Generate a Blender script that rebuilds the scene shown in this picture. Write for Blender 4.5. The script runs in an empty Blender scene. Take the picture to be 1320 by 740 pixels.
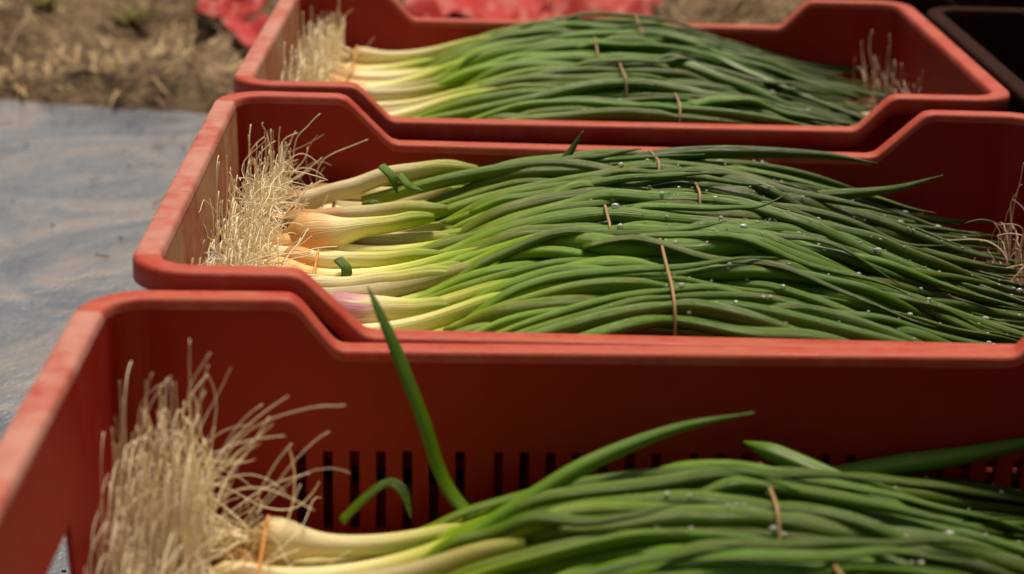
import bpy, bmesh, math, random
import numpy as np
from mathutils import Vector, Matrix, Euler, noise as mnoise

S = bpy.context.scene
R = math.radians
random.seed(7)
np.random.seed(7)

# ------------------------------------------------------------------ camera
cam_d = bpy.data.cameras.new('camera')
cam = bpy.data.objects.new('camera', cam_d)
S.collection.objects.link(cam)
S.camera = cam
PITCH, YAW, ROLL = 0.3458, 0.0171, 0.025
H = 0.20                                    # crate height, rim above the ground
cam_pos = Vector((-0.1048, -1.1034, 0.3226 + H))
fw = Vector((math.sin(YAW) * math.cos(PITCH), math.cos(YAW) * math.cos(PITCH), -math.sin(PITCH)))
rt = fw.cross(Vector((0, 0, 1))).normalized()
up = rt.cross(fw)
r2 = math.cos(ROLL) * rt + math.sin(ROLL) * up
u2 = -math.sin(ROLL) * rt + math.cos(ROLL) * up
M = Matrix((r2, u2, -fw)).transposed().to_4x4()
M.translation = cam_pos
cam.matrix_world = M
cam_d.sensor_width = 36
cam_d.lens = 36 * 2312.8 / 1320
cam_d.clip_start = 0.02
cam_d.clip_end = 500
cam_d.dof.use_dof = True
cam_d.dof.focus_distance = 1.13
cam_d.dof.aperture_fstop = 6.3

# ------------------------------------------------------------------ light
SUN_EL, SUN_AZ = R(66), R(14)              # azimuth from +y towards +x
w = bpy.data.worlds.new('World')
S.world = w
w.use_nodes = True
nt = w.node_tree
bg = nt.nodes['Background']
sky = nt.nodes.new('ShaderNodeTexSky')
sky.sky_type = 'NISHITA'
sky.sun_disc = False
sky.sun_elevation = SUN_EL
sky.sun_rotation = SUN_AZ
sky.dust_density = 4.0
hsv = nt.nodes.new('ShaderNodeHueSaturation')   # thin overcast: the blue washed out
hsv.inputs['Saturation'].default_value = 0.22
nt.links.new(sky.outputs[0], hsv.inputs['Color'])
nt.links.new(hsv.outputs[0], bg.inputs['Color'])
bg.inputs['Strength'].default_value = 0.05
sd = bpy.data.lights.new('sun', 'SUN')
sd.energy = 3.2
sd.angle = R(14)
sd.color = (1.0, 0.84, 0.62)
sun = bpy.data.objects.new('sun', sd)
S.collection.objects.link(sun)
sdir = Vector((math.sin(SUN_AZ) * math.cos(SUN_EL), math.cos(SUN_AZ) * math.cos(SUN_EL), math.sin(SUN_EL)))
sun.rotation_euler = sdir.to_track_quat('Z', 'Y').to_euler()
sun.location = sdir * 5
S.view_settings.view_transform = 'Standard'
S.view_settings.look = 'None'
S.view_settings.exposure = 0.38
S.view_settings.gamma = 1.0

# ------------------------------------------------------------------ helpers
COL = S.collection


def link(o, parent=None):
    COL.objects.link(o)
    if parent:
        o.parent = parent
    return o


def mesh_obj(name, verts, faces, mat=None, parent=None, smooth=True, uvs=None):
    me = bpy.data.meshes.new(name)
    me.from_pydata([tuple(v) for v in verts], [], [tuple(f) for f in faces])
    if smooth:
        me.polygons.foreach_set('use_smooth', [True] * len(me.polygons))
    if uvs is not None:
        ul = me.uv_layers.new(name='UVMap')
        li = np.empty(len(me.loops), dtype=np.int32)
        me.loops.foreach_get('vertex_index', li)
        ul.data.foreach_set('uv', np.asarray(uvs, dtype=np.float32)[li].ravel())
    if mat:
        for m in (mat if isinstance(mat, (list, tuple)) else [mat]):
            me.materials.append(m)
    me.update()
    return link(bpy.data.objects.new(name, me), parent)


def tag(o, label=None, cat=None, group=None, kind=None):
    for k, v in (('label', label), ('category', cat), ('group', group), ('kind', kind)):
        if v:
            o[k] = v
    return o


def empty(name, loc, rot=(0, 0, 0)):
    o = bpy.data.objects.new(name, None)
    o.empty_display_size = 0.05
    o.location = loc
    o.rotation_euler = rot
    return link(o)


def frames(P):
    """Tangents and two normals along a polyline, by parallel transport."""
    P = np.asarray(P, float)
    T = np.gradient(P, axis=0)
    T /= np.linalg.norm(T, axis=1)[:, None] + 1e-12
    ref = np.array([0, 0, 1.0]) if abs(T[0, 2]) < 0.9 else np.array([0, 1.0, 0])
    N = np.empty_like(P)
    n = ref - T[0] * (ref @ T[0])
    N[0] = n / np.linalg.norm(n)
    for i in range(1, len(P)):
        n = N[i - 1] - T[i] * (N[i - 1] @ T[i])
        N[i] = n / (np.linalg.norm(n) + 1e-12)
    return T, N, np.cross(T, N)


def tube_data(P, rad, sides=10, flat=1.0, closed=False, s0=0.0, phase=0.0, squash=None, twist=None):
    """verts, faces, uvs of a tube along P; uv = (metres along, angle)."""
    P = np.asarray(P, float)
    n = len(P)
    rad = np.broadcast_to(np.asarray(rad, float), (n,))
    T, N, B = frames(P)
    a = np.linspace(0, 2 * math.pi, sides, endpoint=False) + phase
    if twist is not None:
        ct, sn = np.cos(twist)[:, None], np.sin(twist)[:, None]
        N, B = N * ct + B * sn, B * ct - N * sn
    fl = np.full(n, flat) if squash is None else squash
    ring = (np.cos(a)[None, :, None] * N[:, None, :] * fl[:, None, None] + np.sin(a)[None, :, None] * B[:, None, :])
    V = P[:, None, :] + ring * rad[:, None, None]
    V = V.reshape(-1, 3)
    d = np.concatenate([[0], np.cumsum(np.linalg.norm(np.diff(P, axis=0), axis=1))]) + s0
    UV = np.stack([np.repeat(d, sides), np.tile(np.abs(np.linspace(-1, 1, sides, endpoint=False)), n)], 1)
    F = []
    m = n if closed else n - 1
    for i in range(m):
        j = (i + 1) % n
        for k in range(sides):
            k2 = (k + 1) % sides
            F.append((i * sides + k, i * sides + k2, j * sides + k2, j * sides + k))
    if not closed:
        F.append(tuple(range(sides - 1, -1, -1)))
        F.append(tuple((n - 1) * sides + k for k in range(sides)))
    return V, F, UV


class Acc:
    def __init__(self):
        self.V, self.F, self.U, self.n = [], [], [], 0

    def add(self, V, F, U=None):
        V = np.asarray(V, float)
        self.V.append(V)
        self.F += [tuple(i + self.n for i in f) for f in F]
        self.U.append(U if U is not None else np.zeros((len(V), 2)))
        self.n += len(V)

    def obj(self, name, mat, parent=None, off=(0, 0, 0), smooth=True):
        return mesh_obj(name, np.concatenate(self.V) - np.asarray(off), self.F, mat, parent, smooth, np.concatenate(self.U))


def catmull(P, n):
    P = np.asarray(P, float)
    Q = np.vstack([2 * P[0] - P[1], P, 2 * P[-1] - P[-2]])
    t = np.linspace(0, len(P) - 1, n)
    i = np.minimum(t.astype(int), len(P) - 2)
    f = (t - i)[:, None]
    a, b, c, d = Q[i], Q[i + 1], Q[i + 2], Q[i + 3]
    return 0.5 * (2 * b + (c - a) * f + (2 * a - 5 * b + 4 * c - d) * f ** 2 + (3 * b - a - 3 * c + d) * f ** 3)


# ------------------------------------------------------------------ materials
class NT:
    def __init__(self, name):
        self.m = bpy.data.materials.new(name)
        self.m.use_nodes = True
        self.t = self.m.node_tree
        self.b = self.t.nodes['Principled BSDF']

    def n(self, typ, **kw):
        o = self.t.nodes.new(typ)
        for k, v in kw.items():
            if k.startswith('i_'):
                o.inputs[k[2:].replace('_', ' ')].default_value = v
            else:
                setattr(o, k, v)
        return o

    def l(self, a, b):
        self.t.links.new(a, b)

    def ramp(self, fac, stops, interp='LINEAR'):
        r = self.n('ShaderNodeValToRGB')
        r.color_ramp.interpolation = interp
        e = r.color_ramp.elements
        while len(e) < len(stops):
            e.new(0.5)
        for el, (p, c) in zip(e, stops):
            el.position = p
            el.color = (*c, 1) if len(c) == 3 else c
        self.l(fac, r.inputs['Fac'])
        return r.outputs['Color']

    def mix(self, fac, a, b, mode='MIX'):
        m = self.n('ShaderNodeMix', data_type='RGBA', blend_type=mode)
        for sock, v in ((m.inputs[0], fac), (m.inputs[6], a), (m.inputs[7], b)):
            if hasattr(v, 'links'):
                self.l(v, sock)
            else:
                sock.default_value = v if not isinstance(v, tuple) or len(v) == 4 else (*v, 1)
        return m.outputs[2]

    def noise(self, scale, detail=4, vec=None, rough=0.55, dist=0.0):
        n = self.n('ShaderNodeTexNoise')
        n.inputs['Scale'].default_value = scale
        n.inputs['Detail'].default_value = detail
        n.inputs['Roughness'].default_value = rough
        n.inputs['Distortion'].default_value = dist
        if vec is not None:
            self.l(vec, n.inputs['Vector'])
        return n.outputs['Fac']

    def math(self, op, a, b=None, clamp=False):
        m = self.n('ShaderNodeMath', operation=op, use_clamp=clamp)
        for s, v in zip(m.inputs, (a, b)):
            if v is None:
                continue
            if hasattr(v, 'links'):
                self.l(v, s)
            else:
                s.default_value = v
        return m.outputs[0]

    def bump(self, h, strength, dist):
        b = self.n('ShaderNodeBump')
        b.inputs['Strength'].default_value = strength
        b.inputs['Distance'].default_value = dist
        self.l(h, b.inputs['Height'])
        self.l(b.outputs[0], self.b.inputs['Normal'])

    def set(self, **kw):
        for k, v in kw.items():
            s = self.b.inputs[k.replace('_', ' ')]
            if hasattr(v, 'links'):
                self.l(v, s)
            else:
                s.default_value = (*v, 1) if isinstance(v, tuple) and len(v) == 3 else v
        return self

    def obj_vec(self, scale=(1, 1, 1)):
        c = self.n('ShaderNodeTexCoord')
        m = self.n('ShaderNodeMapping')
        m.inputs['Scale'].default_value = scale
        self.l(c.outputs['Object'], m.inputs['Vector'])
        return m.outputs[0]

    def uv(self):
        c = self.n('ShaderNodeTexCoord')
        s = self.n('ShaderNodeSeparateXYZ')
        self.l(c.outputs['UV'], s.inputs[0])
        return c.outputs['UV'], s.outputs[0], s.outputs[1]

    def rnd(self):
        return self.n('ShaderNodeObjectInfo').outputs['Random']


def plastic(name, base, dust, dust_lo, dust_hi, rough=0.42, scuff=0.35, spec=0.22):
    t = NT(name)
    v = t.obj_vec()
    big = t.noise(9, 5, v, 0.6)
    fine = t.noise(70, 6, v, 0.65)
    str_ = t.noise(26, 5, t.obj_vec((1, 1, 0.22)), 0.6, 0.6)
    c0 = t.mix(t.math('MULTIPLY', big, 0.5), base, tuple(b * 0.72 for b in base))
    m = t.math('ADD', t.math('MULTIPLY', str_, 0.55), t.math('MULTIPLY', fine, 0.45))
    mask = t.ramp(m, [(dust_lo, (0, 0, 0)), (dust_hi, (1, 1, 1))])
    c = t.mix(t.math('MULTIPLY', mask, scuff), c0, dust)
    t.set(Base_Color=c, Roughness=t.math('ADD', t.math('MULTIPLY', mask, 0.3), rough), Specular_IOR_Level=spec)
    t.bump(t.math('ADD', fine, t.math('MULTIPLY', t.noise(260, 3, v), 0.5)), 0.18, 0.0012)
    return t.m


RED = (0.29, 0.012, 0.006)
M_wall = plastic('red_plastic', RED, (0.40, 0.07, 0.035), 0.50, 0.78, 0.5, 0.25)
M_rim = plastic('worn_red_plastic', (0.43, 0.040, 0.016), (0.50, 0.20, 0.13), 0.42, 0.66, 0.48, 0.45, 0.28)
M_rimd = plastic('dusty_worn_red_plastic', (0.42, 0.055, 0.032), (0.50, 0.27, 0.22), 0.33, 0.58, 0.55, 0.78, 0.25)
M_dusty = plastic('dusty_red_plastic', (0.32, 0.035, 0.017), (0.40, 0.24, 0.12), 0.36, 0.58, 0.6, 0.85)
M_dark = plastic('dark_brown_plastic', (0.026, 0.009, 0.006), (0.06, 0.024, 0.016), 0.45, 0.7, 0.75, 0.5, 0.05)


def leaf_mat(name, stops, rough=0.34, wax=0.18):
    t = NT(name)
    uv, u, vv = t.uv()
    r = t.rnd()
    mp = t.n('ShaderNodeMapping')
    t.l(uv, mp.inputs['Vector'])
    mp.inputs['Scale'].default_value = (5, 17, 1)
    cmb = t.n('ShaderNodeVectorMath', operation='ADD')
    t.l(mp.outputs[0], cmb.inputs[0])
    rv = t.n('ShaderNodeCombineXYZ')
    t.l(t.math('MULTIPLY', r, 37.0), rv.inputs[0])
    t.l(t.math('MULTIPLY', r, 91.0), rv.inputs[1])
    t.l(rv.outputs[0], cmb.inputs[1])
    streak = t.noise(1.0, 4, cmb.outputs[0], 0.6)
    blot = t.noise(34, 4, t.obj_vec((0.6, 1, 1)), 0.6)
    # metres from the bulb, shifted a little per plant and per streak
    d = t.math('ADD', u, t.math('MULTIPLY', t.math('SUBTRACT', streak, 0.5), 0.08))
    d = t.math('ADD', d, t.math('MULTIPLY', t.math('SUBTRACT', r, 0.5), 0.02))
    c = t.ramp(t.math('DIVIDE', d, 0.5), stops)
    c = t.mix(t.ramp(streak, [(0.42, (0, 0, 0)), (0.66, (0.9, 0.9, 0.9))]), c, t.mix(0.30, c, (0.17, 0.25, 0.02)))
    bloom = t.ramp(blot, [(0.45, (0, 0, 0)), (0.75, (1, 1, 1))])
    green = t.ramp(t.math('DIVIDE', d, 0.5), [(0.22, (0, 0, 0)), (0.4, (1, 1, 1))])
    c = t.mix(t.math('MULTIPLY', t.math('MULTIPLY', bloom, green), wax), c, (0.13, 0.18, 0.03))
    hs = t.n('ShaderNodeHueSaturation')
    t.l(t.math('ADD', t.math('MULTIPLY', r, 0.025), 0.485), hs.inputs['Hue'])
    t.l(t.math('ADD', t.math('MULTIPLY', r, 0.8), 0.62), hs.inputs['Value'])
    hs.inputs['Saturation'].default_value = 1.12
    t.l(c, hs.inputs['Color'])
    t.set(Base_Color=hs.outputs[0], Roughness=t.math('ADD', t.math('MULTIPLY', blot, 0.25), rough - 0.13), Specular_IOR_Level=0.36)
    mp2 = t.n('ShaderNodeMapping')
    t.l(uv, mp2.inputs['Vector'])
    mp2.inputs['Scale'].default_value = (9, 34, 1)
    ad2 = t.n('ShaderNodeVectorMath', operation='ADD')
    t.l(mp2.outputs[0], ad2.inputs[0]); t.l(rv.outputs[0], ad2.inputs[1])
    vein = t.noise(1.0, 3, ad2.outputs[0], 0.7)
    t.bump(t.math('ADD', t.math('ADD', streak, vein), t.math('MULTIPLY', blot, 0.5)), 0.4, 0.0016)
    return t.m


G_STOPS = [(0.0, (0.62, 0.58, 0.24)), (0.16, (0.42, 0.46, 0.09)), (0.20, (0.27, 0.35, 0.045)), (0.27, (0.18, 0.28, 0.017)),
           (0.38, (0.088, 0.172, 0.008)), (0.6, (0.052, 0.112, 0.006)), (1.0, (0.022, 0.050, 0.004))]
M_leaf = leaf_mat('green_leaf', G_STOPS)
B_STOPS = [(0.0, (0.55, 0.36, 0.16)), (0.025, (0.78, 0.64, 0.40)), (0.08, (0.84, 0.74, 0.46)), (0.125, (0.78, 0.71, 0.38)), (0.17, (0.60, 0.58, 0.18)), (0.22, (0.30, 0.38, 0.05)), (0.27, (0.13, 0.20, 0.02))]
M_shaft = leaf_mat('pale_stem', B_STOPS, 0.34, 0.1)
P_STOPS = [(0.0, (0.50, 0.30, 0.18)), (0.03, (0.48, 0.20, 0.26)), (0.09, (0.58, 0.28, 0.35)), (0.105, (0.80, 0.68, 0.46)), (0.125, (0.78, 0.71, 0.38)), (0.17, (0.60, 0.58, 0.18)), (0.22, (0.30, 0.38, 0.05)), (0.27, (0.13, 0.20, 0.02))]
M_pink = leaf_mat('purple_stem', P_STOPS, 0.34, 0.1)
T_STOPS = [(0.0, (0.40, 0.20, 0.08)), (0.03, (0.66, 0.36, 0.16)), (0.075, (0.74, 0.46, 0.24)), (0.10, (0.80, 0.68, 0.40)), (0.125, (0.78, 0.71, 0.38)), (0.17, (0.60, 0.58, 0.18)), (0.22, (0.30, 0.38, 0.05)), (0.27, (0.13, 0.20, 0.02))]
M_tan = leaf_mat('tan_bulb_skin', T_STOPS, 0.4, 0.1)

t = NT('root_hair')
_v = t.noise(60, 3, t.obj_vec())
t.set(Base_Color=t.mix(_v, (0.88, 0.72, 0.47), (0.96, 0.86, 0.63)), Roughness=0.6)
M_root = t.m
t = NT('pink_root_hair')
t.set(Base_Color=t.mix(t.noise(60, 3, t.obj_vec()), (0.62, 0.44, 0.31), (0.80, 0.62, 0.47)), Roughness=0.6)
M_root2 = t.m
t = NT('tan_rubber')
t.set(Base_Color=(0.36, 0.22, 0.09), Roughness=0.5)
M_band = t.m
t = NT('orange_rubber')
t.set(Base_Color=(0.62, 0.27, 0.06), Roughness=0.5)
M_band2 = t.m
t = NT('water')
t.set(Base_Color=(1, 1, 1), Roughness=0.03, IOR=1.33, Transmission_Weight=0.6, Specular_IOR_Level=1.0)  # part-opaque white stands in for the glints on the drops
M_water = t.m


# ------------------------------------------------------------------ crates
W2, D2 = 0.30, 0.20
RC = 0.034
SLOTS = []
for g in range(4):
    for i in range(7):
        x = -0.1965 + g * 0.1032 + i * 0.0139
        SLOTS.append((x - 0.0026, x + 0.0026))


def crate(name, label, cat, loc, rz, ry, drop, bh, th, floor_z, mats, group=None, dust=(), W2=0.30):
    wall_m, rim_m, dust_m, rimd_m = mats
    root = empty(name, loc, (0, ry, rz))
    tag(root, label, cat, group)
    xs = set()
    for a, b in SLOTS:
        xs.add(round(a, 5)); xs.add(round(b, 5))
    for sgn in (-1, 1):
        for k in range(-4, 12):
            xs.add(round(sgn * (bh + (th - bh) * k / 7.0), 5))
    xs |= {-0.22, 0.22, -0.21, 0.21}
    xs = sorted(x for x in xs if abs(x) < W2 - RC - 0.002)
    keep = [xs[0]]
    slot_edges = {round(v, 5) for ab in SLOTS for v in ab}
    for x in xs[1:]:
        if x - keep[-1] < 0.0012:
            if x in slot_edges:
                keep[-1] = x
            continue
        keep.append(x)
    xs = keep
    ys = [-0.14, -0.10, -0.055, -0.0275, 0, 0.0275, 0.055, 0.10, 0.14]
    # perimeter samples: (kind, a) anticlockwise from the near left corner
    samples = []
    NC = 7

    def arc(cx, cy, a0):
        for k in range(NC + 1):
            samples.append(('c', (cx, cy, a0 + (math.pi / 2) * k / NC)))
    arc(-(W2 - RC), -(D2 - RC), math.pi)
    samples += [('n', x) for x in xs]
    arc(W2 - RC, -(D2 - RC), 1.5 * math.pi)
    samples += [('r', y) for y in ys]
    arc(W2 - RC, D2 - RC, 0)
    samples += [('f', x) for x in reversed(xs)]
    arc(-(W2 - RC), D2 - RC, 0.5 * math.pi)
    samples += [('l', y) for y in reversed(ys)]
    ns = len(samples)

    def lin(x):
        x = abs(x)
        if x <= bh:
            return H - drop
        if x >= th:
            return H
        return H - drop * (th - x) / (th - bh)

    def top(s):
        if s[0] in 'nf':
            return sum(lin(s[1] + d) for d in (-.004, -.002, 0, .002, .004)) / 5
        return H

    def xy(s, ins):
        k = s[0]
        if k == 'c':
            cx, cy, a = s[1]
            r = max(RC - ins, 0.004)
            dx = max(ins - (RC - 0.004), 0)
            return (cx - math.copysign(dx, cx) + r * math.cos(a), cy - math.copysign(dx, cy) + r * math.sin(a))
        if k == 'n':
            return (s[1], -D2 + ins)
        if k == 'f':
            return (s[1], D2 - ins)
        if k == 'r':
            return (W2 - ins, s[1])
        return (-W2 + ins, s[1])

    def strip(loops, name, mat, skip=None):
        V, F = [], []
        for lp in loops:
            V += lp
        for i in range(len(loops) - 1):
            for j in range(ns):
                j2 = (j + 1) % ns
                F.append((i * ns + j, i * ns + j2, (i + 1) * ns + j2, (i + 1) * ns + j))
        return mesh_obj(name, V, F, mat, root)
    prof = [(.0155, -.006), (.0152, -.0022), (.0142, -.0006), (.0128, 0), (.0028, 0), (.0010, -.0008), (.0001, -.0026), (0, -.013), (.0024, -.013), (.0024, -.006), (.0125, -.006)]
    rim = strip([[(*xy(s, ins), top(s) + dz) for s in samples] for ins, dz in prof], 'rim', [rim_m, rimd_m])
    rim.data.polygons.foreach_set('material_index', [1 if samples[q % ns][0] == 'l' or (samples[q % ns][0] == 'c' and samples[q % ns][1][0] < 0 and 'l' in (samples[q % ns - 1][0], samples[(q + 1) % ns][0])) else 0 for q in range(len(rim.data.polygons))])
    # walls: rows of quads inside and outside, open at slots and hand holes
    rows = [0.0, 0.03, 0.072, 0.105, 0.117, 0.140, None]
    V, F, MI = [], [], []

    def ins_at(z, h, base):
        return base + 0.008 * (1 - z / h)
    for base in (.0155, .0125):
        for rz_ in rows:
            for s in samples:
                h = top(s)
                z = h - .006 if rz_ is None else min(rz_, h - 0.008)
                V.append((*xy(s, ins_at(z, h, base)), z))
    nr = len(rows)

    def idx(side, r, j):
        return (side * nr + r) * ns + j

    def hole(r, j):
        a, b = samples[j], samples[(j + 1) % ns]
        if a[0] == b[0] and a[0] in 'nf' and r in (2, 3):
            lo, hi = min(a[1], b[1]), max(a[1], b[1])
            mid = (lo + hi) / 2
            return any(p < mid < q for p, q in SLOTS)
        if a[0] == b[0] and a[0] in 'lr' and r in (3, 4):
            return abs((a[1] + b[1]) / 2) < 0.055
        return False
    for r in range(nr - 1):
        for j in range(ns):
            j2 = (j + 1) % ns
            if hole(r, j):
                for (rr, jj, e1, e2) in ((r - 1, j, (r, j), (r, j2)), (r + 1, j, (r + 1, j2), (r + 1, j)), (r, j - 1, (r + 1, j), (r, j)), (r, j2, (r, j2), (r + 1, j2))):
                    if not hole(rr, jj % ns):
                        F.append((idx(0, *e1), idx(0, *e2), idx(1, *e2), idx(1, *e1))); MI.append(0)
                continue
            k = samples[j][0]
            F.append((idx(0, r, j), idx(0, r + 1, j), idx(0, r + 1, j2), idx(0, r, j2)))
            MI.append(1 if k in dust or samples[j2][0] in dust else 0)
            F.append((idx(1, r, j), idx(1, r, j2), idx(1, r + 1, j2), idx(1, r + 1, j))); MI.append(0)
    for j in range(ns):
        j2 = (j + 1) % ns
        F.append((idx(0, 0, j2), idx(0, 0, j), idx(1, 0, j), idx(1, 0, j2))); MI.append(0)
    wl = mesh_obj('wall', V, F, [wall_m, dust_m], root, smooth=False)
    wl.data.polygons.foreach_set('material_index', MI)
    # base plate
    ring = [xy(s, ins_at(floor_z, H, .0155) - 0.001) for s in samples]
    V = [(x, y, floor_z) for x, y in ring] + [(x, y, floor_z - 0.004) for x, y in ring]
    F = [tuple(range(ns)), tuple(range(2 * ns - 1, ns - 1, -1))] + [(j, ns + j, ns + (j + 1) % ns, (j + 1) % ns) for j in range(ns)]
    mesh_obj('base', V, F, wall_m, root, smooth=False)
    # moulded ribs on the outside of the long walls
    for sg in (-1, 1):
        for x in (-0.235, -0.207, 0.207, 0.235, -0.0965, 0.0065, 0.1097):
            s = ('n' if sg < 0 else 'f', x)
            h = top(s)
            z0, z1 = 0.004, h - 0.0135
            V = []
            for z in (z0, z1):
                i0 = ins_at(z, h, .0125)
                for ix, wd in ((i0 + .0005, .0016), (i0 - .006, .0010)):
                    yy = -sg * -1 * (D2 - ix)
                    V += [(x - wd, yy, z), (x + wd, yy, z)]
            F = [(0, 1, 3, 2), (4, 6, 7, 5), (0, 4, 5, 1), (2, 3, 7, 6), (0, 2, 6, 4), (1, 5, 7, 3)]
            mesh_obj('rib', V, F, wall_m, root, smooth=False)
    return root


CR = {
    1: dict(loc=(0.0017, -0.4269, 0.0), rz=0.018, ry=-0.003, drop=.028, bh=.1778, th=.199, floor=.062, hump=.036, W2=.307, dust=()),
    2: dict(loc=(0.006, -0.0199, 0.0), rz=0.0179, ry=0.0117, drop=.034, bh=.1778, th=.2125, floor=.106, hump=.033, W2=.304, dust=('l',)),
    3: dict(loc=(0.0, 0.42, 0.0), rz=0.0, ry=0.0, drop=.0265, bh=.1778, th=.2034, floor=.120, hump=.032, dust=('l',)),
}
# a small tilt about y lifts one end: keep the lower end on the ground
for k, c in CR.items():
    c['loc'] = (c['loc'][0], c['loc'][1], 0.004 + abs(math.sin(c['ry'])) * 0.28)
MATS = (M_wall, M_rim, M_dusty, M_rimd)
CL = {
    1: 'red plastic crate nearest the camera, its slotted back wall in full view',
    2: 'red plastic crate in the middle of the row, tangled roots on its dusty end',
    3: 'red plastic crate farthest back, beside the dark brown crate',
}
crates = {}
for k, c in CR.items():
    crates[k] = crate('crate', CL[k], 'crate', c['loc'], c['rz'], c['ry'], c['drop'], c['bh'], c['th'], c['floor'] - .020, MATS, 'red crates of spring onions in a row', c['dust'], c.get('W2', .30))


def to_world(k, p):
    c = CR[k]
    m = Matrix.Translation(c['loc']) @ Euler((0, c['ry'], c['rz'])).to_matrix().to_4x4()
    return m @ Vector(p)


# ------------------------------------------------------------------ spring onions
DX = 0.009
XS = np.arange(-0.271, 0.276, DX)
NX = len(XS)


def sim(ck, bunches, seed):
    """Lay the strands of one crate: every strand is y(x), z(x) over stations XS; circles are pushed apart station by station,
    fall on to the base and on to each other, and are held together where a rubber band goes round a bunch."""
    rg = np.random.RandomState(seed)
    floor = CR[ck]['floor']
    st = []
    oid = 0
    for bi, b in enumerate(bunches):
        d = b['dir']
        n = b['n']
        cols = max(3, int(round(math.sqrt(n * b.get('asp', 2.6)))))
        for i in range(n):
            row, col = divmod(i, cols)
            off_y = (col + 0.5 * (row % 2) + 0.25 - cols / 2) / cols * b['w'] + rg.normal(0, .002)
            off_z = row * 0.013
            x0 = b['x0'] + d * min(.03, abs(rg.normal(0, .015)))
            L = rg.uniform(*b['L'])
            split = rg.uniform(.085, .135)
            rb = rg.choice([.0062, .007, .008, .0095, .0112], p=[.25, .3, .25, .12, .08])
            if (i in b.get('fat', ())):
                rb = .0130
            rs = rg.uniform(.0046, .0062)
            base = dict(b=bi, o=oid, x0=x0, d=d)
            z0 = floor - (.020 if d < 0 else 0) + b['lift'] + off_z
            fan = off_y / b['w'] * b.get('fan', .02) + rg.normal(0, .006)
            kink = rg.normal(0, .003)
            st.append(dict(base, kind='shaft', s0=0, s1=split + .012, y0=b['y'] + off_y, z0=z0, rb=rb, rs=rs, fan=0, slope=b.get('slope', 0)))
            nl = rg.choice([3, 4, 5], p=[.4, .4, .2])
            for l in range(nl):
                a = 2 * math.pi * (l + rg.uniform()) / nl
                LL = L * rg.uniform(.80, 1.0)
                st.append(dict(base, kind='leaf', s0=split - .012, s1=LL, y0=b['y'] + off_y, z0=z0 + .004 * math.sin(a), oy=.004 * math.cos(a), oz=.003 * math.sin(a),
                               rl=rg.choice([rg.uniform(.0028, .0043), rg.uniform(.0040, .0059)]), fan=fan + rg.normal(0, .026), slope=b.get('slope', 0), wob=rg.normal(0, .004), ph=rg.uniform(0, 6.28)))
            oid += 1
    N = len(st)
    Y = np.zeros((N, NX)); Z = np.zeros((N, NX)); Rr = np.zeros((N, NX)); A = np.zeros((N, NX), bool); SS = np.zeros((N, NX))
    YT = np.zeros((N, NX))
    for i, s in enumerate(st):
        q = (XS - s['x0']) * s['d']
        SS[i] = q
        A[i] = (q >= s['s0'] - DX * .5) & (q <= s['s1'] + DX * .5)
        y = s['y0'] + s['slope'] * (q - .1) * s['d']
        if s['kind'] == 'shaft':
            t_ = np.clip(q, 0, None)
            Rr[i] = s['rs'] + (s['rb'] - s['rs']) * np.exp(-((t_ - .014) / .016) ** 2)
            Rr[i] *= np.clip((t_ + .004) / .010, .3, 1) ** .5
        else:
            f = np.clip((q - s['s0']) / (s['s1'] - s['s0']), 0, 1)
            s['f'] = f
            Rr[i] = s['rl'] * np.minimum(1, .55 + (q - s['s0']) / .07) * np.clip((1 - f) / .42, .10, 1) ** .58
            y = y + s['oy'] + s['fan'] * np.clip((q - .12) / .2, 0, 2) ** 1.3 + s['wob'] * np.sin(q * 17 + s['ph'])
        Y[i] = y; YT[i] = y
        Z[i] = s['z0']
        if s['kind'] == 'leaf':
            Z[i] += s['oz']
    ks = np.array([s['kind'] == 'shaft' for s in st])
    O = np.array([s['o'] for s in st]); Bn = np.array([s['b'] for s in st])
    shaft_of = {s['o']: i for i, s in enumerate(st) if s['kind'] == 'shaft'}
    par = np.array([shaft_of[o] for o in O])
    s0 = np.array([s['s0'] for s in st])
    oyz = np.array([[s.get('oy', 0), s.get('oz', 0)] for s in st])
    near_split = np.clip(1 - (SS - s0[:, None]) / .030, 0, 1) * (~ks)[:, None]
    iu, ju = np.triu_indices(N, 1)
    same = O[iu] == O[ju]
    wallf = lambda z: D2 - .0155 - .008 * (1 - np.clip(z, 0, H) / H) - .001
    ITER = 150
    # the unseen layers below are thickest under the middle of the leaves
    sm = lambda a, b, x: np.clip((x - a) / (b - a), 0, 1) ** 2 * (3 - 2 * np.clip((x - a) / (b - a), 0, 1))
    hump = CR[ck]['hump'] * sm(.04, .20, SS) * (1 - .55 * sm(.30, .52, SS))
    FL = np.array([floor - (.020 if s['d'] < 0 else 0) for s in st])[:, None] + hump * np.array([s['d'] > 0 for s in st])[:, None]
    for it in range(ITER):
        if it % 8 == 0:
            I, J, K = [], [], []
            for k in range(NX):
                act = np.nonzero(A[:, k])[0]
                if len(act) < 2:
                    continue
                yy, zz, rr = Y[act, k], Z[act, k], Rr[act, k]
                D = np.hypot(yy[:, None] - yy[None], zz[:, None] - zz[None])
                ok = np.triu(D < rr[:, None] + rr[None] + .004, 1)
                a, b_ = np.nonzero(ok)
                a, b_ = act[a], act[b_]
                sm = (O[a] == O[b_]) & ((near_split[a, k] > 0) | (near_split[b_, k] > 0))
                a, b_ = a[~sm], b_[~sm]
                I.append(a); J.append(b_); K.append(np.full(len(a), k))
            I = np.concatenate(I); J = np.concatenate(J); K = np.concatenate(K)
            fi, fj = I * NX + K, J * NX + K
        g = .0007 if it < ITER - 25 else .0002
        Z -= g
        Y += (YT - Y) * (.05 if it < ITER - 25 else .02)
        # leaves leave their shaft
        w_ = near_split
        Y += w_ * .6 * (Y[par] + oyz[:, :1] - Y) * A[par]
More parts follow.
